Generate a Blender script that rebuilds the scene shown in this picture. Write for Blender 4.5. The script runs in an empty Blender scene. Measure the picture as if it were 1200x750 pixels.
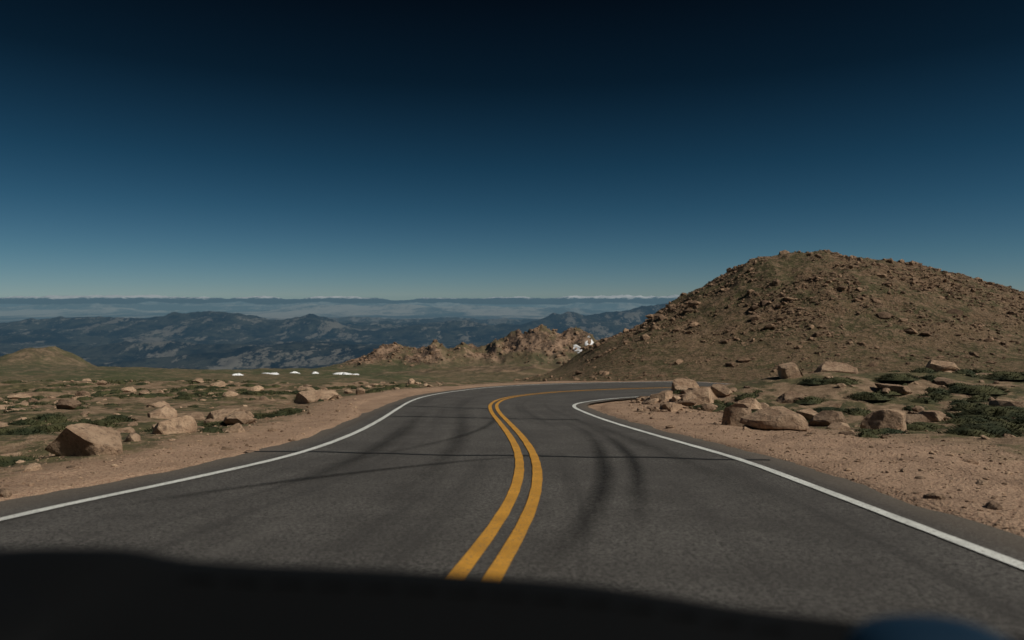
import bpy, math, random
import numpy as np
rng=np.random.default_rng(7); random.seed(7)
scene=bpy.context.scene
scene.view_settings.view_transform='Standard'; scene.view_settings.look='None'; scene.view_settings.exposure=0; scene.view_settings.gamma=1

# ---------------------------------------------------------------- noise
def _h(ix,iy,s):
    n=(ix.astype(np.int64)*374761393+iy.astype(np.int64)*668265263+s*1442695041)&0xffffffff
    n=((n^(n>>13))*1274126177)&0xffffffff
    n=n^(n>>16)
    return n/4294967295.0
def vn(x,y,s=0):
    x=np.asarray(x,float);y=np.asarray(y,float)
    fx=np.floor(x);fy=np.floor(y);u=x-fx;v=y-fy
    u=u*u*u*(u*(u*6-15)+10);v=v*v*v*(v*(v*6-15)+10)
    a=_h(fx,fy,s);b=_h(fx+1,fy,s);c=_h(fx,fy+1,s);d=_h(fx+1,fy+1,s)
    return (a+(b-a)*u)*(1-v)+(c+(d-c)*u)*v
def fbm(x,y,o=4,s=0):
    r=0;a=.5;t=0
    for i in range(o):
        r=r+a*(vn(x,y,s+i*17)*2-1);t+=a;a*=.5
        x,y=x*1.7-y*1.1+3.1,x*1.1+y*1.7-7.7
    return r/t
def ridge(x,y,o=5,s=0):
    r=0;a=.5;t=0
    for i in range(o):
        r=r+a*(1-np.abs(vn(x,y,s+i*13)*2-1)*1.6);t+=a;a*=.5
        x,y=x*1.7-y*1.1+3.1,x*1.1+y*1.7-7.7
    return r/t
def ss(a,b,x):
    t=np.clip((x-a)/(b-a),0,1);return t*t*(3-2*t)
def pchip(xs,ys):
    xs=np.array(xs,float);ys=np.array(ys,float);h=np.diff(xs);d=np.diff(ys)/h
    m=np.zeros(len(xs))
    for i in range(1,len(xs)-1):
        if d[i-1]*d[i]>0:
            w1=2*h[i]+h[i-1];w2=h[i]+2*h[i-1]
            m[i]=(w1+w2)/(w1/d[i-1]+w2/d[i])
    m[0]=d[0];m[-1]=d[-1]
    def f(x):
        x=np.clip(x,xs[0],xs[-1]);i=np.clip(np.searchsorted(xs,x)-1,0,len(xs)-2)
        t=(x-xs[i])/h[i];t2=t*t;t3=t2*t
        return (2*t3-3*t2+1)*ys[i]+(t3-2*t2+t)*h[i]*m[i]+(-2*t3+3*t2)*ys[i+1]+(t3-t2)*h[i]*m[i+1]
    return f

# ---------------------------------------------------------------- road curves (metres)
CP=[((-4.9,-6),(-1.2,-6),(3.1,-6)),((-4.9,-2),(-.95,-2),(3.1,-2)),((-4.5,1.5),(-.58,1.5),(3.1,1.5)),((-4.05,5.4),(-.01,5.2),(3.08,5)),
((-3.55,7.2),(.16,7.1),(3.06,7)),((-3.05,9.4),(.2,9.2),(3.0,9)),((-2.93,12),(.08,11.9),(2.65,11.8)),
((-3.1,15.7),(-.2,15.6),(2.25,15.5)),((-3.45,20.5),(-.5,19.5),(2.02,18.9)),((-3.65,25.5),(-.6,23),(1.95,21.3)),
((-3.2,29.3),(-.3,26),(2.2,23)),((-1.67,33),(.5,28.4),(2.9,24.6)),((.3,35.4),(2.0,30.6),(3.9,26.1)),
((3.2,37),(4.2,32.2),(5.2,27.4)),((7.1,38.2),(7.5,33.6),(7.8,29)),((12.3,39.3),(12.2,34.6),(11.6,30)),
((18,39.5),(17.5,35),(17,30.5)),((26,38),(24.5,33.8),(23,29.5)),((36,32),(33,28.5),(30,25)),((44,22),(40,20),(36,18)),((50,10),(45,9),(40,8))]
def catmull(P,n=14):
    P=np.array(P,float);P=np.vstack([2*P[0]-P[1],P,2*P[-1]-P[-2]]);out=[]
    for i in range(1,len(P)-2):
        d=[max(np.linalg.norm(P[j+1]-P[j])**.5,1e-3) for j in (i-1,i,i+1)]
        t0=0;t1=d[0];t2=t1+d[1];t3=t2+d[2]
        for k in range(n):
            t=t1+(t2-t1)*k/n
            A1=(t1-t)/(t1-t0)*P[i-1]+(t-t0)/(t1-t0)*P[i]
            A2=(t2-t)/(t2-t1)*P[i]+(t-t1)/(t2-t1)*P[i+1]
            A3=(t3-t)/(t3-t2)*P[i+1]+(t-t2)/(t3-t2)*P[i+2]
            B1=(t2-t)/(t2-t0)*A1+(t-t0)/(t2-t0)*A2
            B2=(t3-t)/(t3-t1)*A2+(t-t1)/(t3-t1)*A3
            out.append((t2-t)/(t2-t1)*B1+(t-t1)/(t2-t1)*B2)
    out.append(P[-2]);out=np.array(out)
    for _ in range(12):
        out[1:-1]=.25*out[:-2]+.5*out[1:-1]+.25*out[2:]
    return out
L=catmull([c[0] for c in CP]);C=catmull([c[1] for c in CP]);R=catmull([c[2] for c in CP])
def unit(v): return v/np.linalg.norm(v,axis=1,keepdims=True)
EL=L+unit(L-C)*.72; ER=R+unit(R-C)*.52
HWL=np.linalg.norm(EL-C,axis=1);HWR=np.linalg.norm(ER-C,axis=1)
T=unit(np.gradient(C,axis=0))

ztab=pchip([-7,0,10,20,25,30,35,40,45,50,60,80,100,150,200,350,450,550,700,1000,2000,4000,8000,12000,4e5],
 [.77,0,-1.1,-2.2,-2.7,-3.15,-3.52,-3.88,-4.5,-5.3,-7,-9.9,-12.7,-19,-25,-39,-48.5,-63,-115,-230,-500,-800,-1150,-1300,-1301])
def zbase(x,y):
    x=np.asarray(x,float);y=np.asarray(y,float)
    d=np.maximum(y,.35*(np.abs(x)-20))
    z=ztab(d)
    z=z-np.minimum(.06*np.maximum(0,x-10)*ss(26,34,y),1.3)*(1-ss(60,120,y))
    return z
def roaddist(x,y):
    n=len(x);dd=np.full(n,1e3);side=np.zeros(n)
    idx=np.where((np.abs(x)<110)&(y<110)&(y>-110))[0]
    for k in range(0,len(idx),20000):
        j=idx[k:k+20000]
        dx=x[j][:,None]-C[None,:,0];dy=y[j][:,None]-C[None,:,1]
        d2=dx*dx+dy*dy;m=d2.argmin(1);a=np.arange(len(j))
        sd=T[m,0]*dy[a,m]-T[m,1]*dx[a,m]
        dist=np.sqrt(d2[a,m]);left=sd>0
        dd[j]=dist-np.where(left,HWL[m],HWR[m]);side[j]=np.where(left,1,-1)
    return dd,side
# x, y, height, sx, sy, ruggedness, rockiness
BUMPS=[(-84,455,11,24,26,.5,1),(-55,440,7,14,22,.6,1),(-34,450,12,18,24,.5,1),(-8,452,10,17,24,.55,1),(28,455,22,23,30,.32,1),(50,450,14,13,28,.4,1),(8,448,10,16,25,.45,1),
       (-60,470,5,70,30,.2,.3),(-395,600,27,30,60,.12,.4),(-455,610,22,45,60,.1,.4),(-320,560,6,60,60,.1,.2),(-20,330,2.5,40,30,.4,.6),(20,300,3.5,30,40,.4,.6)]
def ground(x,y,full=False):
    x=np.asarray(x,float);y=np.asarray(y,float)
    shp=x.shape;x=x.ravel();y=y.ravel()
    z=zbase(x,y);dd,side=roaddist(x,y);r=np.hypot(x,y)
    z=z-.07*(1-ss(-.05,.3,dd))
    m=ss(.3,3,dd)
    z=z+m*(.10*fbm(x/1.3,y/1.3,4,3)+.32*fbm(x/7,y/7,3,5)*(1+ss(40,120,r)))*(1-ss(2000,4000,r))
    z=z+ss(.2,1,dd)*.02*fbm(x/.25,y/.25,2,9)*(1-ss(30,60,r))
    z=z-.22*ss(1.2,4,dd)*(side>0)*(1-ss(60,100,r))
    z=z+m*(.75*np.exp(-((x-9.5)/3.2)**2-((y-23.3)/2.8)**2)+1.0*ss(8,15,x)*np.exp(-((y-24)/4.5)**2)*(1-ss(26,34,x)))
    z=z+ss(120,260,r)*(1.6*fbm(x/60,y/60,4,21)+.6*fbm(x/14,y/14,3,25))*(1-ss(3000,5000,r))
    rock=np.zeros_like(z);rk=ridge(x/20,y/20,5,31);rk2=ridge(x/8,y/8,4,33)
    for bx,by,a,sx,sy,ru,ro in BUMPS:
        g=np.exp(-((x-bx)/sx)**2-((y-by)/sy)**2)
        z=z+a*g*(1-ru*.5+ru*(rk+.35*rk2))
        rock=np.maximum(rock,ss(.1,.45,g)*ro)
    fm=ss(9000,13000,r)*(1-ss(2.9e4,3.8e4,r))
    z=z+fm*(460*np.maximum(0,ridge(x/4200,y/2600,6,41)-.15)+70*fbm(x/900,y/900,4,43))
    def mt(bx,by,a,sx,sy):
        return a*np.exp(-((x-bx)/sx)**2-((y-by)/sy)**2)*(.6+.5*ridge(x/3200,y/3200,6,51))
    z=z+mt(-9600,20500,680,1700,2200)+mt(-7200,20500,440,2600,2000)+mt(-13500,20500,340,2600,2500)
    z=z+mt(4700,23000,600,1700,2500)+mt(2300,22500,430,2000,2200)+mt(-400,22000,240,2400,2000)+mt(-3300,21000,200,2000,2000)+mt(7600,23500,540,2300,2500)
    z=z+mt(14000,26000,520,3500,2500)+mt(20000,27000,700,4000,2500)
    z=z+ss(42000,50000,y)*(1-ss(70000,78000,y))*900*np.maximum(0,ridge(x/11000,y/7000,6,61)-.22)
    if full: return z,dd,side,rock
    return z.reshape(shp)

# ---------------------------------------------------------------- mesh helpers
def mk(name,V,F,mat,smooth=True,attrs=None,uv=None):
    mat=getattr(mat,'m',mat)
    V=np.asarray(V,np.float32);F=np.ascontiguousarray(np.asarray(F,np.int32));k=F.shape[1]
    me=bpy.data.meshes.new(name);me.vertices.add(len(V));me.vertices.foreach_set('co',V.ravel())
    me.loops.add(F.size);me.loops.foreach_set('vertex_index',F.ravel())
    me.polygons.add(len(F));me.polygons.foreach_set('loop_start',np.arange(0,F.size,k,dtype=np.int32))
    me.polygons.foreach_set('loop_total',np.full(len(F),k,np.int32))
    me.polygons.foreach_set('use_smooth',np.full(len(F),smooth))
    me.update(calc_edges=True)
    for n,a in (attrs or {}).items():
        at=me.attributes.new(n,'FLOAT','POINT');at.data.foreach_set('value',np.asarray(a,np.float32))
    if uv is not None:
        l=me.uv_layers.new(name='UVMap');l.data.foreach_set('uv',np.asarray(uv,np.float32)[F.ravel()].ravel())
    o=bpy.data.objects.new(name,me);scene.collection.objects.link(o)
    if mat:me.materials.append(mat)
    return o
def gridF(nr,nc,wrap=False):
    i=np.arange(nr-1)[:,None];j=np.arange(nc if wrap else nc-1)[None,:];j2=(j+1)%nc
    return np.stack([i*nc+j,i*nc+j2,(i+1)*nc+j2,(i+1)*nc+j],-1).reshape(-1,4)

# ---------------------------------------------------------------- materials DSL
class M:
    def __init__(s,name):
        s.m=bpy.data.materials.new(name);s.m.use_nodes=True;s.nt=s.m.node_tree;s.nt.nodes.clear()
        s.out=s.nt.nodes.new('ShaderNodeOutputMaterial');s.b=s.nt.nodes.new('ShaderNodeBsdfPrincipled')
        s.b.inputs['Specular IOR Level'].default_value=.25;s.b.inputs['Roughness'].default_value=.9
        s.nt.links.new(s.b.outputs[0],s.out.inputs[0]);s.geo=s.nt.nodes.new('ShaderNodeNewGeometry')
    def put(s,sock,v):
        if hasattr(v,'is_output') : s.nt.links.new(v,sock)
        elif isinstance(v,tuple) and len(v)==3 and sock.type=='RGBA': sock.default_value=(*v,1)
        else: sock.default_value=v
    def noise(s,scale,det=4,vec=None,rough=.6,dist=0):
        n=s.nt.nodes.new('ShaderNodeTexNoise');n.inputs['Scale'].default_value=scale;n.inputs['Detail'].default_value=det
        n.inputs['Roughness'].default_value=rough;n.inputs['Distortion'].default_value=dist
        s.nt.links.new(vec or s.geo.outputs['Position'],n.inputs['Vector']);return n.outputs['Fac']
    def vor(s,scale,vec=None,out='Distance',feat='F1'):
        n=s.nt.nodes.new('ShaderNodeTexVoronoi');n.feature=feat;n.inputs['Scale'].default_value=scale
        s.nt.links.new(vec or s.geo.outputs['Position'],n.inputs['Vector']);return n.outputs[out]
    def scale(s,v,vec=None):
        n=s.nt.nodes.new('ShaderNodeVectorMath');n.operation='MULTIPLY';s.nt.links.new(vec or s.geo.outputs['Position'],n.inputs[0]);n.inputs[1].default_value=v;return n.outputs[0]
    def map(s,f,a,b,c=0.,d=1.,smooth=True):
        n=s.nt.nodes.new('ShaderNodeMapRange');n.interpolation_type='SMOOTHSTEP' if smooth else 'LINEAR'
        for i,v in enumerate((f,a,b,c,d)): s.put(n.inputs[i],v)
        return n.outputs[0]
    def mix(s,f,a,b,mode='MIX'):
        n=s.nt.nodes.new('ShaderNodeMix');n.data_type='RGBA';n.blend_type=mode
        for i_,v_ in ((0,f),(6,a),(7,b)):
            if i_>0 and isinstance(v_,float): v_=(v_,v_,v_)
            s.put(n.inputs[i_],v_)
        return n.outputs[2]
    def math(s,op,a,b=0.):
        n=s.nt.nodes.new('ShaderNodeMath');n.operation=op;s.put(n.inputs[0],a);s.put(n.inputs[1],b);return n.outputs[0]
    def attr(s,name):
        n=s.nt.nodes.new('ShaderNodeAttribute');n.attribute_name=name;return n.outputs['Fac']
    def vlen(s):
        n=s.nt.nodes.new('ShaderNodeVectorMath');n.operation='LENGTH';s.nt.links.new(s.geo.outputs['Position'],n.inputs[0]);return n.outputs['Value']
    def bump(s,h,st=.5,d=.05):
        n=s.nt.nodes.new('ShaderNodeBump');n.inputs['Strength'].default_value=st;n.inputs['Distance'].default_value=d
        s.nt.links.new(h,n.inputs['Height']);s.nt.links.new(n.outputs[0],s.b.inputs['Normal'])
    def col(s,c): s.put(s.b.inputs['Base Color'],c)
    def haze(s,L0,color):  # paints airlight: emission mixed over the surface, growing with distance from origin
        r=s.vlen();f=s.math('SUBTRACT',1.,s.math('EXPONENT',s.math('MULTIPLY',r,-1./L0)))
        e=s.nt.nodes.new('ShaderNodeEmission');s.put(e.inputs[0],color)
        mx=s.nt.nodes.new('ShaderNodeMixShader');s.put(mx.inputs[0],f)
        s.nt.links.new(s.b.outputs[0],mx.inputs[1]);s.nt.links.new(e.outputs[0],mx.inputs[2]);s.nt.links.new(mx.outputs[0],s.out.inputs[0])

# near ground
g=M('ground_soil')
n2=g.noise(3.,5);n3=g.noise(25,3)
c=g.mix(g.map(n2,.35,.65),(.19,.13,.08),(.34,.24,.155))
c=g.mix(g.map(n3,.4,.75,0.,.6),c,(.13,.09,.06))
green=g.mix(g.map(n2,.35,.65),(.040,.046,.020),(.11,.098,.045))
gf=g.map(g.noise(.55,5,rough=.75),.46,.55,0.,.92)
field=g.mix(gf,c,green)
field=g.mix(g.map(g.vor(7.,out='Distance'),.08,.22,.55,0.),field,(.38,.29,.21))
gc=g.mix(g.map(n3,.3,.7),(.29,.185,.125),(.43,.30,.205))
gc=g.mix(g.map(g.noise(1.2,4),.4,.7,0.,.6),gc,(.23,.15,.10))
gc=g.mix(g.map(g.vor(30.,out='Distance'),.05,.28,.55,0.),gc,(.52,.40,.30))
rd=g.math('ADD',g.attr('shoulder'),g.math('MULTIPLY',g.math('SUBTRACT',n2,.5),1.8))
near=g.mix(g.map(rd,1.1,2.0),gc,field)
g.col(near);g.bump(g.mix(.5,n3,n2),.65,.16)
# middle distance
g2=M('tundra_slope');r=g2.vlen()
mid=g2.mix(g2.map(g2.noise(.02,5,rough=.65),.42,.56),(.13,.10,.056),(.068,.074,.032))
mid=g2.mix(g2.map(g2.noise(.15,5,rough=.75),.48,.62,0.,.75),mid,(.22,.16,.10))
mid=g2.mix(g2.map(g2.noise(.55,4,rough=.75),.5,.56,0.,.7),mid,(.055,.06,.025))
rockc=g2.mix(g2.map(g2.noise(.15,5,rough=.8),.42,.58),(.085,.055,.036),(.31,.205,.135))
rockc=g2.mix(g2.map(g2.noise(.05,4),.47,.58,0.,.75),rockc,(.095,.082,.037))
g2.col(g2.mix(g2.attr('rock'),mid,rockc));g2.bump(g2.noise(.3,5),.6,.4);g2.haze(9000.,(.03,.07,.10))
# valley and far plain
g3=M('valley_forest');r=g3.vlen()
far=g3.mix(g3.map(g3.noise(1.1,6,g3.scale((.001,.0007,.001)),.8),.42,.6),(.008,.014,.015),(.045,.050,.040))
far=g3.mix(g3.map(g3.noise(1.6,6,g3.scale((.0008,.0003,.001)),.82),.525,.58,0.,.8),far,(.17,.16,.135))
plain=g3.mix(g3.map(g3.noise(.13,6,g3.scale((.001,.0006,.001)),.75),.42,.56),(.05,.07,.08),(.40,.37,.32))
far=g3.mix(g3.map(r,26000.,36000.),far,plain)
g3.col(far)
hzc=g3.mix(g3.map(r,9000.,55000.,smooth=False),(.020,.062,.112),(.092,.158,.195))  # painted airlight colour, deeper blue near, paler far out
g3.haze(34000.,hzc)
# hill
hm=M('hill_soil')
hs=hm.nt.nodes.new('ShaderNodeSeparateXYZ');hm.nt.links.new(hm.geo.outputs['Position'],hs.inputs[0])
hn=hm.noise(.55,5,rough=.8)
c=hm.mix(hm.map(hm.noise(.09,5,rough=.75),.44,.56),(.21,.135,.08),(.095,.085,.038))
up=hm.map(hs.outputs['Z'],-20.,4.,.8,0.)
c=hm.mix(up,c,hm.mix(hm.map(hm.noise(.2,5,rough=.75),.42,.58),(.080,.078,.032),(.17,.125,.07)))
c=hm.mix(hm.map(hn,.48,.58,0.,.8),c,(.27,.18,.115))
c=hm.mix(hm.map(hm.noise(1.6,4,rough=.8),.51,.59,0.,.85),c,(.05,.045,.023))
c=hm.mix(hm.map(hm.vor(.8,out='Distance'),.12,.3,.6,0.),c,(.31,.215,.145))
hm.col(c);hm.bump(hn,1.,1.3)
def rockmat(name,a,b,lichen,sc=1.):
    m=M(name);oi=m.attr('tint');nn=m.noise(9*sc,5,rough=.75)
    c=m.mix(m.map(m.noise(2.2*sc,4,rough=.7),.35,.65),a,b)
    c=m.mix(m.map(nn,.5,.66,0.,.75),c,lichen)
    c=m.mix(m.map(m.noise(45*sc,2),.5,.75,0.,.35),c,(.6,.48,.38))
    c=m.mix(1.,c,m.mix(oi,(.5,.47,.45),(1.1,1.05,1.)),'MULTIPLY')
    m.col(c);m.bump(nn,.9,.08/sc);return m
mrock=rockmat('granite',(.34,.235,.16),(.53,.395,.28),(.15,.11,.082))
mhrock=rockmat('hill_granite',(.20,.132,.086),(.36,.25,.168),(.10,.075,.05),.4)
# asphalt
a=M('asphalt')
uvn=a.nt.nodes.new('ShaderNodeUVMap');uvn.uv_map='UVMap';uv=uvn.outputs[0]
an=a.noise(34,4,rough=.85)
ac=a.mix(a.map(an,.38,.62),(.034,.032,.030),(.136,.130,.120))
ac=a.mix(a.map(a.vor(55.,out='Distance'),.05,.28,.65,0.),ac,(.26,.245,.22))
ac=a.mix(a.map(a.noise(.8,6,rough=.75),.38,.62,0.,.5),ac,(.048,.045,.042))
streak=a.noise(1.,4,a.scale((2.0,.06,1.),uv),.6)
ac=a.mix(a.map(streak,.50,.68,0.,.6),ac,(.040,.038,.036))
ac=a.mix(a.map(streak,.28,.44,.35,0.),ac,(.140,.133,.122))
ac=a.mix(a.map(a.attr('edge'),.0,.6,.5,0.),ac,(.16,.13,.10))
a.col(ac);a.b.inputs['Roughness'].default_value=.85;a.bump(an,.7,.012)
def paint(name,col,worn=(.10,.095,.09)):
    p=M(name);pn=p.noise(40,5,rough=.85);cc=p.mix(p.map(p.noise(3,4),.3,.7),col,tuple(x*.75 for x in col))
    cc=p.mix(p.map(pn,.51,.65,0.,.85),cc,worn)
    p.col(cc);p.b.inputs['Roughness'].default_value=.65;p.bump(pn,.4,.01);return p
pw=paint('white_paint',(.74,.76,.72));py=paint('yellow_paint',(.64,.32,.045))
tar=M('tar');tar.col((.012,.012,.012));tar.b.inputs['Roughness'].default_value=.6
sk=M('tire_rubber');sk.col((.012,.012,.012))
tr=sk.nt.nodes.new('ShaderNodeBsdfTransparent');mx=sk.nt.nodes.new('ShaderNodeMixShader')
al=sk.math('MULTIPLY',sk.attr('alpha'),sk.map(sk.noise(22.,4,rough=.8),.35,.65,.55,1.))
sk.put(mx.inputs[0],al);sk.nt.links.new(tr.outputs[0],mx.inputs[1]);sk.nt.links.new(sk.b.outputs[0],mx.inputs[2]);sk.nt.links.new(mx.outputs[0],sk.out.inputs[0])
gr=M('alpine_grass');gr.col(gr.mix(gr.map(gr.noise(1.5,4),.35,.65),(.020,.028,.012),(.070,.070,.030)))
snow=M('snow');snow.col((.80,.82,.84));snow.bump(snow.noise(.5,4),.4,.3)
fm_=M('distant_mountain')
sep=fm_.nt.nodes.new('ShaderNodeSeparateXYZ');fm_.nt.links.new(fm_.geo.outputs['Position'],sep.inputs[0])
hz=fm_.math('ADD',sep.outputs['Z'],fm_.math('MULTIPLY',fm_.noise(.0007,6,rough=.75),1000.))
fm_.col(fm_.mix(fm_.map(hz,-90.,120.),(.04,.06,.08),(.9,.9,.9)));fm_.haze(80000.,(.080,.148,.190))  # dark-blue slopes, snow tops, airlight painted over as emission

# ---------------------------------------------------------------- ground sheet
hf=math.radians(44)
ang=np.concatenate([np.linspace(-hf,hf,720,endpoint=False),np.linspace(hf,2*math.pi-hf,90,endpoint=False)])
rad=np.concatenate([np.geomspace(.5,60,500,endpoint=False),np.geomspace(60,250,100,endpoint=False),np.geomspace(250,700,300,endpoint=False),np.geomspace(700,9000,50,endpoint=False),np.geomspace(9000,130000,380)])
RR,AA=np.meshgrid(rad,ang,indexing='ij');X=(RR*np.sin(AA)).ravel();Y=(RR*np.cos(AA)).ravel()
Z,dd,side,rock=ground(X,Y,True)
sh=np.where(side>0,dd,dd*.42);sh=np.clip(sh,-1,50)
V=np.stack([X,Y,Z],1);nc=len(ang);F=gridF(len(rad),nc,True)[:,::-1]
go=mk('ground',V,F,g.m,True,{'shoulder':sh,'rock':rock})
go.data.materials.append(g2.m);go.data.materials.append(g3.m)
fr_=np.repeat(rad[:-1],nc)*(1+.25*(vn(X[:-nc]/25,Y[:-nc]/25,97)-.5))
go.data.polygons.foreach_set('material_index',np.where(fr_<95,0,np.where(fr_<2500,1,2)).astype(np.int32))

# ---------------------------------------------------------------- road
S=np.linspace(-1,1,41);n=len(C);arc=np.concatenate([[0],np.cumsum(np.linalg.norm(np.diff(C,axis=0),axis=1))])
rv=[];ru=[];re=[]
for i in range(n):
    for s in S:
        e=EL[i] if s<0 else ER[i];p=C[i]+(e-C[i])*abs(s)
        if abs(s)==1: p=p+(e-C[i])/np.linalg.norm(e-C[i])*(.14*(vn(arc[i]*1.3,s*9,3)-.5)+.09*(vn(arc[i]*5,s*9,4)-.5))
        rv.append(p);ru.append((s*3.7,arc[i]));re.append((1-abs(s))*3.7)
rv=np.array(rv);rz=zbase(rv[:,0],rv[:,1])
road=mk('road',np.c_[rv,rz],gridF(n,len(S)),a.m,True,{'edge':re},uv=np.array(ru))
def strip(name,path,w,off,mat,h,attrs=None):
    t=unit(np.gradient(path,axis=0));nn=np.c_[-t[:,1],t[:,0]]
    w=np.broadcast_to(w,(len(path),))
    c0=path+nn*(off+w/2)[:,None];c1=path+nn*(off-w/2)[:,None]
    P=np.stack([c0,(c0+c1)/2,c1],1).reshape(-1,2)
    at={'alpha':np.repeat(attrs,3)*np.tile([.0,1,.0],len(path))} if attrs is not None else None
    return mk(name,np.c_[P,zbase(P[:,0],P[:,1])+h],gridF(len(path),3)[:,::-1],mat,True,at)
def jit(n,a,s): return a*(vn(np.arange(n)*.5,np.zeros(n)+s,s)-.5)
for nm,p,off,mt_,w in (('white_edge_line',L,0,pw,.115),('white_edge_line',R,0,pw,.115),('yellow_center_line',C,.105,py,.108),('yellow_center_line',C,-.105,py,.108)):
    strip(nm,p,w+jit(len(p),.016,5),off,mt_,.009)
def poly(pts,n=60,wob=.0,seed=1):
    p=catmull(pts,n//max(1,len(pts)-1));p[:,1]+=wob*fbm(p[:,0]*1.1,p[:,0]*0+seed,4,seed);return p
strip('tar_seam',poly([(-3.9,9.9),(0,9.35),(3.4,8.95)],60,.12,2),.085,0,tar.m,.0045)
strip('tar_seam',poly([(-3.5,17.6),(0,16.6),(1.6,16.2)],60,.2,5),.11,0,tar.m,.0045)
strip('tar_seam',poly([(-3.9,22.2),(-.5,20.3)],60,.2,7),.10,0,tar.m,.0045)
def skid(pts,w,seed,k=.5):
    p=poly(pts,80);q=np.linspace(0,1,len(p));al=ss(0,.45,q)*(1-ss(.5,1,q))*k
    strip('tire_mark',p,w,0,sk.m,.0045+.0006*seed,al)
skid([(.0,3.6),(.45,4.8),(.95,7),(1.25,9.5),(1.4,12),(1.3,16.5)],.3,1,.75);skid([(.75,4.2),(1.2,6.4),(1.6,9),(1.7,12),(1.5,15.5)],.25,2,.7)
skid([(-3.9,5.2),(-3.0,6.5),(-1.8,7.8),(-.3,9.0),(1.2,9.8)],.24,3,.65);skid([(-2.7,4.6),(-2.15,8),(-2.05,12),(-2.4,18),(-2.7,25)],.5,4,.42)
skid([(-1.3,4.2),(-.95,8),(-.9,12),(-1.3,18),(-1.4,25)],.45,5,.4);skid([(2.3,4.0),(2.3,8),(2.0,12),(1.5,17),(1.2,22)],.45,6,.35)
skid([(-2.9,7.2),(-1.6,10),(-.7,13),(-.4,17),(-.7,22),(.2,27)],.22,7,.5)

# ---------------------------------------------------------------- hill
hp=pchip([-30,-8,9.5,24,38,47.5,59,66,75,83,95,109,123,142,180,230,290],[0,0,3.2,12,18.5,24,30.5,33.5,35.3,35.6,34.2,31.8,27.5,23.5,17,8,0])
def hillz(x,y):
    xe=x+3*fbm(x/25,y/25,3,71)
    fr=np.where(y<190,np.exp(-np.abs((y-190)/54)**2.1),np.exp(-((y-190)/45)**2))
    h=hp(xe)*fr
    rg=ss(2,12,h)
    return zbase(x,y)+h-.9*(1-ss(.2,1.5,h))-.3+rg*(1.2*fbm(x/11,y/11,4,73)+.9*(ridge(x/4.5,y/4.5,4,75)-.3)*ss(5,22,h)+1.1*(ridge(x/14,y/14,3,77)-.3)*ss(12,28,h))
hx=np.arange(-25,285,.6);hy=np.arange(70,300,.8);HX,HY=np.meshgrid(hx,hy)
mk('rocky_hill',np.c_[HX.ravel(),HY.ravel(),hillz(HX.ravel(),HY.ravel())],gridF(len(hy),len(hx)),hm.m)

# ---------------------------------------------------------------- rocks
import bmesh
def boulder_base(sub,seed,ncut=13,rough=.05):
    bm=bmesh.new();bmesh.ops.create_icosphere(bm,subdivisions=sub,radius=1)
    v=np.array([x.co[:] for x in bm.verts]);f=np.array([[q.index for q in p.verts] for p in bm.faces]);bm.free()
    rr=np.random.default_rng(seed)
    for _ in range(ncut):
        d=rr.normal(size=3);d/=np.linalg.norm(d);o=rr.uniform(.38,.8);k=v@d
        v=v-np.maximum(k-o,0)[:,None]*d
    if rough:
        nn=fbm(v[:,0]*2.3+v[:,2]*1.7+seed,v[:,1]*2.3-v[:,2]*1.9,4,seed)
        v=v*(1+rough*nn[:,None]*2)
    return v,f
B1=[boulder_base(2,i,9,.04) for i in range(8)];B0=[boulder_base(1,40+i,6,.03) for i in range(8)]
def scatter(name,bases,pos,size,mat,flat=(.4,.75),sink=.1,smooth=False):
    VV=[];FF=[];TT=[];o=0
    for k in range(len(pos)):
        v,f=bases[rng.integers(len(bases))];a_=rng.uniform(0,6.28);s=size[k]
        sc=np.array([rng.uniform(.8,1.45),rng.uniform(.6,1.05),rng.uniform(*flat)])*s
        w=v*sc;tl=rng.normal(0,.25);w=np.c_[w[:,0],w[:,1]*math.cos(tl)-w[:,2]*math.sin(tl),w[:,1]*math.sin(tl)+w[:,2]*math.cos(tl)]
        w=np.c_[w[:,0]*math.cos(a_)-w[:,1]*math.sin(a_),w[:,0]*math.sin(a_)+w[:,1]*math.cos(a_),w[:,2]]
        w=w+np.array([pos[k][0],pos[k][1],pos[k][2]+sc[2]*sink])
        VV.append(w);FF.append(f+o);TT.append(np.full(len(v),rng.uniform()));o+=len(v)
    return mk(name,np.vstack(VV),np.vstack(FF),mat,smooth,{'tint':np.concatenate(TT)})
def withz(x,y): return np.c_[x,y,ground(x,y)]
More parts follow.
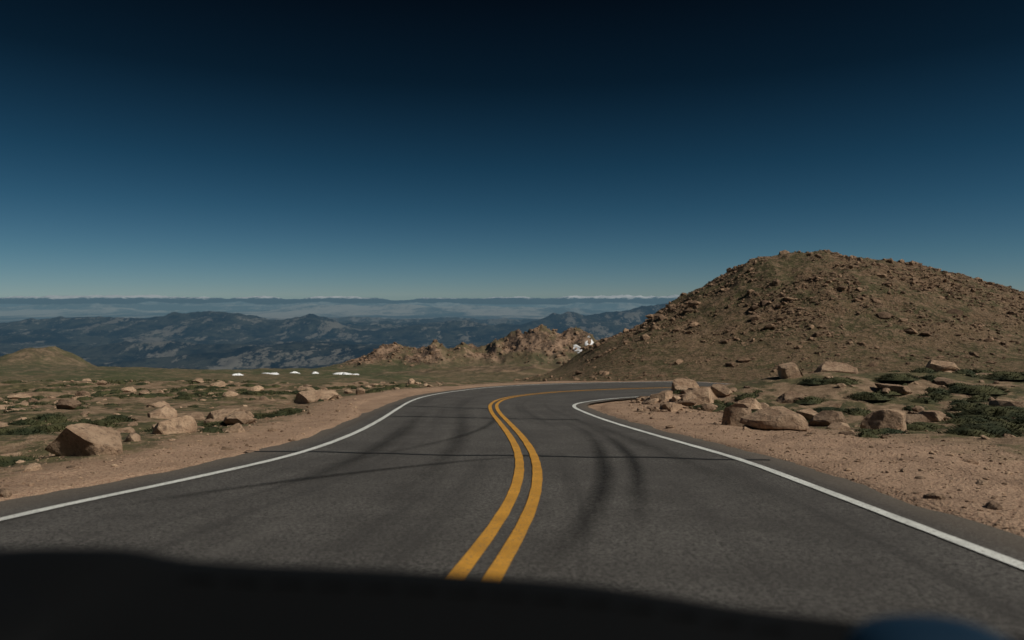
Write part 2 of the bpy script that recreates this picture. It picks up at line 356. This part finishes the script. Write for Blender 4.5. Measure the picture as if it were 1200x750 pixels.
for i,(x,y,sx,sy,sz,ro) in enumerate([(-5.85,9.4,.85,.55,.46,.3),(-5.95,11.8,.42,.33,.3,1.),(-5.1,12.6,.2,.2,.14,.4),(-7.5,17.6,.75,.5,.38,.1),(-7.9,28,1.2,.8,.5,.2),
  (-9.6,18.5,.5,.4,.28,2.),(-12.5,24,.7,.5,.3,1.1),(-7.2,9.6,.35,.3,.2,.5),(-6.9,13.6,.5,.35,.27,2.4),
  (5.75,14.6,.80,.55,.48,-.3),(5.0,15.1,.32,.35,.46,.9),(5.7,20.6,.85,.5,.42,.2),(6.7,21.8,.5,.4,.38,1.2),(12,25.3,.8,.6,.7,.1),(16.3,26,1.1,.75,.8,.4),
  (8.1,14.6,.62,.4,.40,.1),(7.2,14.9,.3,.25,.2,.7),(7.7,17.5,.5,.4,.3,1.9),(20.6,27,.8,.6,.7,.5),(4.5,19.4,.45,.4,.3,.4),(11.5,20.5,.55,.42,.32,2.2),
  (5.0,22.3,.55,.42,.35,.8),(6.0,24.0,.7,.5,.38,.3),(8.4,20.2,.5,.45,.32,.6),(6.4,18.4,.4,.32,.3,2.),(9.3,23.0,.7,.5,.45,.9),(10.2,16.4,.45,.35,.3,.2)]):
    v,f=boulder_base(4,100+i,13,.035);w=v*np.array([sx,sy,sz])*1.08;c_,s_=math.cos(ro),math.sin(ro)
    w=np.c_[w[:,0]*c_-w[:,1]*s_,w[:,0]*s_+w[:,1]*c_,w[:,2]]
    zz=float(ground(np.array([x]),np.array([y]))[0])
    o=mk('boulder',w,f,mrock.m,False,{'tint':np.full(len(v),.45+.5*((i*37)%10)/10)})
    o.location=(x,y,zz+sz*.2)
def region(n,x0,x1,y0,y1,mind,maxd=1e9,clump=None,sd=None,near_bias=1.):
    x=rng.uniform(x0,x1,n);y=y0+(y1-y0)*rng.uniform(0,1,n)**near_bias
    d,s=roaddist(x,y);k=(d>mind)&(d<maxd)
    if sd: k&=(s*sd>0)
    if clump is not None: k&=rng.uniform(0,1,n)<ss(clump,clump+.35,vn(x/4,y/4,91)*.6+vn(x/1.3,y/1.3,92)*.4)
    return x[k],y[k]
x1,y1=region(6000,-55,-4,6,65,1.3,clump=.32,sd=1);x2,y2=region(1700,4,40,12,32,2.2,clump=.33,sd=-1)
x3,y3=region(1500,3.5,13,15.5,28,.9,clump=.28,sd=-1,maxd=3.2)
xx=np.r_[x1,x2,x3];yy=np.r_[y1,y2,y3];sz=np.r_[.04+.11*rng.pareto(2.4,len(x1)),.04+.11*rng.pareto(2.5,len(x2)),.06+.14*rng.pareto(2.8,len(x3))];sz=np.minimum(sz,.5)
scatter('scattered_rocks',B1,withz(xx,yy),sz,mrock.m)
x4,y4=region(22000,-12,14,3.5,26,.03,4.5,near_bias=1.3);s4=.012+.013*rng.pareto(2.7,len(x4));s4=np.minimum(s4,.1)
scatter('shoulder_gravel',B0,withz(x4,y4),s4,mrock.m)
nh=70000;x5=rng.uniform(0,230,nh);y5=rng.uniform(95,215,nh);hh=hillz(x5,y5)-zbase(x5,y5)
pk=ss(1,24,hh)*.75+.10;cl=ss(.30,.62,vn(x5/12,y5/12,95)*.5+vn(x5/4,y5/4,96)*.5)
k=(rng.uniform(0,1,nh)<pk*cl)&(hh>.6);x5=x5[k];y5=y5[k];s5=np.minimum(.21+.24*rng.pareto(2.6,len(x5)),1.5)
scatter('hill_rocks',B0,np.c_[x5,y5,hillz(x5,y5)],s5,mhrock.m,flat=(.45,.85))
nr=7000;x6=rng.uniform(-130,90,nr);y6=rng.uniform(395,480,nr);z6,_,_,rk6=ground(x6,y6,True);k=rng.uniform(0,1,nr)<rk6*.6
scatter('ridge_rocks',B0,np.c_[x6,y6,z6][k],np.minimum(.4+.5*rng.pareto(2.8,k.sum()),2.2),mhrock.m,flat=(.5,.9))

# ---------------------------------------------------------------- grass mats
xa,ya=region(2400,-50,-5,9,60,1.8,clump=.38,sd=1);xb,yb=region(800,5,40,12.5,32,2.4,clump=.36,sd=-1)
hand=np.array([(9.6,13.6,.7),(10.4,14.6,.8),(9.0,13.3,.35),(9.4,15.6,.6),(11.5,16.5,.8),(12.6,17.5,.9),(6.2,17.3,.5),(5.4,16.4,.4),(7.6,16.4,.45),(8.6,18.4,.6),(10.5,20,.7),(14,20.5,1.),(12.5,22,.8),(16.5,22.5,.9),(-7.2,14,.4),(-9,12.5,.5),(-9.8,15,.6)])
gx=np.r_[hand[:,0],xa,xb];gy=np.r_[hand[:,1],ya,yb];gs=np.r_[hand[:,2],rng.uniform(.15,.6,len(xa)),rng.uniform(.15,.6,len(xb))]
VV=[];FF=[];o=0
nA,nRr=14,4
gz0=ground(gx,gy)
for k in range(len(gx)):
    Rm=gs[k];h=.07+.14*Rm;el=rng.uniform(.5,.9);ro=rng.uniform(-.4,.4);ph=rng.uniform(0,99)
    a_=np.linspace(0,6.283,nA,endpoint=False);rim=Rm*(.55+.9*vn(np.cos(a_)*1.5+ph,np.sin(a_)*1.5,5))
    ring=[];
    for q in range(nRr):
        t=(q+1)/nRr;ring.append(np.c_[np.cos(a_)*rim*t,np.sin(a_)*rim*t*el,h*(1-t**2.4)*(.75+.5*vn(np.cos(a_)*3*t+ph,np.sin(a_)*3*t,8))-.05*t])
    v=np.vstack([[[0,0,h*.9]]]+ring);c_,s_=math.cos(ro),math.sin(ro);v=np.c_[v[:,0]*c_-v[:,1]*s_,v[:,0]*s_+v[:,1]*c_,v[:,2]]
    f=[(0,1+j,1+(j+1)%nA) for j in range(nA)]
    for q in range(nRr-1):
        for j in range(nA):
            A=1+q*nA+j;B=1+q*nA+(j+1)%nA;C2=A+nA;D=B+nA;f+=[(A,C2,D),(A,D,B)]
    v[:,2]-=.11*v[:,1]
    v[:,0]+=gx[k];v[:,1]+=gy[k];v[:,2]+=gz0[k];VV.append(v);FF.append(np.array(f)+o);o+=len(v)
    dist=math.hypot(gx[k],gy[k]);nb=int(min(700,20000*Rm*Rm/ dist)) if dist<35 else 25
    aa=rng.uniform(0,6.283,nb);rr=np.sqrt(rng.uniform(0,1,nb))*1.03;rimb=np.interp(aa,np.r_[a_,6.2832],np.r_[rim,rim[0]])
    bx=np.cos(aa)*rimb*rr;by=np.sin(aa)*rimb*rr*el;bz=h*(1-rr**2.4)*.85-.02
    bx,by=bx*c_-by*s_,bx*s_+by*c_
    base=np.c_[bx+gx[k],by+gy[k],bz-.11*by];base[:,2]+=gz0[k]
    hgt=rng.uniform(.02,.06,nb)*(1+.01*dist);wd=.004+.0005*dist;da=rng.uniform(0,6.283,nb)
    dv=np.c_[np.cos(da),np.sin(da),0*da]*wd;lean=np.c_[bx*.15,by*.15,0*bx]+rng.normal(0,.015,(nb,3));lean[:,2]=hgt
    tri=np.stack([base-dv,base+dv,base+lean],1).reshape(-1,3);VV.append(tri);FF.append(np.arange(nb*3).reshape(-1,3)+o);o+=nb*3
mk('grass_tufts',np.vstack(VV),np.vstack(FF),gr.m,False)

# ---------------------------------------------------------------- snow patches
for (x,y,sx,sy,ph) in [(-112,205,1.6,2.5,1),(-116,322,4.2,6,2),(-104,326,2.2,4,7),(-82,330,3.6,7,3),(-128,318,1.5,4,4),(46,424,6,11,5),(-74,322,1.8,4,6),(-92,318,1.2,3,8)]:
    a_=np.linspace(0,6.283,40,endpoint=False);vs=[[x,y]];hs=[.9]
    for t in (.3,.6,.85,1.):
        rr=t*(.3+1.5*vn(np.cos(a_)*3+ph*9,np.sin(a_)*3,3));vs+=list(np.c_[x+np.cos(a_)*rr*sx,y+np.sin(a_)*rr*sy]);hs+=[.9*(1-t**3)-.3*t]*40
    vs=np.array(vs);z=ground(vs[:,0],vs[:,1])+np.array(hs)
    f=[(0,1+j,1+(j+1)%40) for j in range(40)]
    for q in range(3):
        for j in range(40):
            A=1+q*40+j;B=1+q*40+(j+1)%40;f+=[(A,A+40,B+40),(A,B+40,B)]
    mk('snow_patch',np.c_[vs,z],f,snow.m)

# ---------------------------------------------------------------- far range
mxs=np.linspace(-110000,110000,1400);mys=np.linspace(84000,104000,40);MX,MY=np.meshgrid(mxs,mys)
pr=np.exp(-((MY-94000)/5500)**2);rgd=ridge(MX/5000,MY/5000,6,81)
env=480+420*vn(MX/14000,MX*0+.5,83)+160*ss(-5000,20000,MX)*(1-ss(55000,80000,MX))
MZ=-1330+pr*env*(.95+.85*rgd)
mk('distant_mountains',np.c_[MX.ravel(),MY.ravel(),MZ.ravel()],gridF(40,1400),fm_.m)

# ---------------------------------------------------------------- car dashboard
dm=M('dashboard_plastic');dm.col(dm.mix(dm.noise(300,2),(.002,.0025,.003),(.006,.0065,.007)));dm.b.inputs['Roughness'].default_value=.7;dm.b.inputs['Specular IOR Level'].default_value=.07;dm.bump(dm.noise(400,3),.3,.001)
bl=M('dash_bump_blue');bl.col((.006,.022,.045));bl.b.inputs['Roughness'].default_value=.45;bl.b.inputs['Specular IOR Level'].default_value=.3
emp=bpy.data.objects.new('car_dashboard',None);scene.collection.objects.link(emp)
ez=pchip([-.95,-.7,-.5625,-.44,-.36,-.094,.094,.28,.42,.6,.95],[.920,.930,.936,.931,.914,.893,.878,.853,.842,.835,.80])
dx=np.linspace(-.85,.85,90);prof=[(.12,-.42),(.2,-.3),(.26,-.14),(.3,-.07),(.36,-.04),(.45,-.025),(.55,-.012),(.65,-.004),(.72,0),(.75,-.003),(.775,-.012),(.79,-.03),(.8,-.08),(.82,-.4),(.82,-.62)]
P=[];
for (y_,dz) in prof:
    for x_ in dx:
        e=max(0,abs(x_)-.78)/.07;P.append((x_,y_-.10*(x_/.85)**2,float(ez(np.array([x_]))[0])+dz-.06*e*e))
dpad=mk('dash_pad',P,gridF(len(prof),90)[:,::-1],dm.m);dpad.parent=emp
def blob(name,x,y,z,sx,sy,sz_,mat):
    bm=bmesh.new();bmesh.ops.create_uvsphere(bm,u_segments=40,v_segments=20,radius=1)
    for v in bm.verts:
        v.co.x=math.copysign(abs(v.co.x)**.8,v.co.x)*sx+x;v.co.y=v.co.y*sy+y;v.co.z=v.co.z*sz_+z
    me=bpy.data.meshes.new(name);bm.to_mesh(me);bm.free();me.materials.append(mat)
    for p in me.polygons:p.use_smooth=True
    o=bpy.data.objects.new(name,me);scene.collection.objects.link(o);o.parent=emp
blob('instrument_hood',-.56,.56,.907,.17,.13,.03,dm.m);blob('dash_bump',.42,.66,.838,.085,.07,.034,bl.m)  # binnacle bump left, rounded dark-blue bump right
for j in range(14):
    bm=bmesh.new();bmesh.ops.create_cube(bm,size=1);bmesh.ops.scale(bm,vec=(.035,.007,.004),verts=bm.verts);bmesh.ops.bevel(bm,geom=bm.edges[:],offset=.0012,segments=2)
    me=bpy.data.meshes.new('defroster_slat');bm.to_mesh(me);bm.free();me.materials.append(dm.m);o=bpy.data.objects.new('defroster_slat',me);scene.collection.objects.link(o)
    x_=-.32+j*.045;o.location=(x_,.70-.1*(x_/.85)**2,float(ez(np.array([x_]))[0])+.0005);o.parent=emp

# ---------------------------------------------------------------- light
sd=np.array([.78,-.30,.80]);sd/=np.linalg.norm(sd);elev=math.asin(sd[2]);az=math.atan2(sd[0],sd[1])
ld=bpy.data.lights.new('sun','SUN');ld.energy=3.5;ld.angle=math.radians(.5);ld.color=(1,.93,.82)
lo=bpy.data.objects.new('sun',ld);scene.collection.objects.link(lo)
from mathutils import Vector
lo.rotation_euler=Vector(sd).to_track_quat('Z','Y').to_euler()
w=bpy.data.worlds.new('World');scene.world=w;w.use_nodes=True;nt=w.node_tree;nt.nodes.clear()
out=nt.nodes.new('ShaderNodeOutputWorld');bg=nt.nodes.new('ShaderNodeBackground');sky=nt.nodes.new('ShaderNodeTexSky')
sky.sky_type='NISHITA';sky.sun_disc=False;sky.sun_elevation=elev;sky.sun_rotation=az;sky.altitude=3700;sky.air_density=1.;sky.dust_density=.4;sky.ozone_density=3.
tc=nt.nodes.new('ShaderNodeTexCoord');sp=nt.nodes.new('ShaderNodeSeparateXYZ');nt.links.new(tc.outputs['Generated'],sp.inputs[0])
rp=nt.nodes.new('ShaderNodeValToRGB');nt.links.new(sp.outputs['Z'],rp.inputs[0]);e=rp.color_ramp.elements
vals=[(0,(.21,.26,.29)),(.056,(.145,.225,.235)),(.12,(.085,.175,.185)),(.18,(.05,.13,.14)),(.29,(.020,.052,.057)),(.39,(.012,.024,.026)),(.5,(.03,.035,.04)),(.9,(.2,.2,.2))]  # sky tint by elevation; overhead stops brightened to add fill light
e[0].position=0;e[0].color=(*vals[0][1],1);e[1].position=.9;e[1].color=(*vals[-1][1],1)
for p_,c_ in vals[1:-1]:
    q=e.new(p_);q.color=(*c_,1)
mm=nt.nodes.new('ShaderNodeMix');mm.data_type='RGBA';mm.blend_type='MULTIPLY';mm.inputs[0].default_value=1
nt.links.new(sky.outputs[0],mm.inputs[6]);nt.links.new(rp.outputs[0],mm.inputs[7]);nt.links.new(mm.outputs[2],bg.inputs[0]);bg.inputs[1].default_value=.12
nt.links.new(bg.outputs[0],out.inputs[0])

# ---------------------------------------------------------------- camera
cd=bpy.data.cameras.new('camera');cam=bpy.data.objects.new('camera',cd);scene.collection.objects.link(cam);scene.camera=cam
cd.lens=24;cd.sensor_width=36;cd.clip_start=.02;cd.clip_end=400000
cam.location=(0,0,1.2);cam.rotation_euler=(math.radians(90-2.15),0,0)
cd.dof.use_dof=True;cd.dof.focus_distance=14;cd.dof.aperture_fstop=1.3
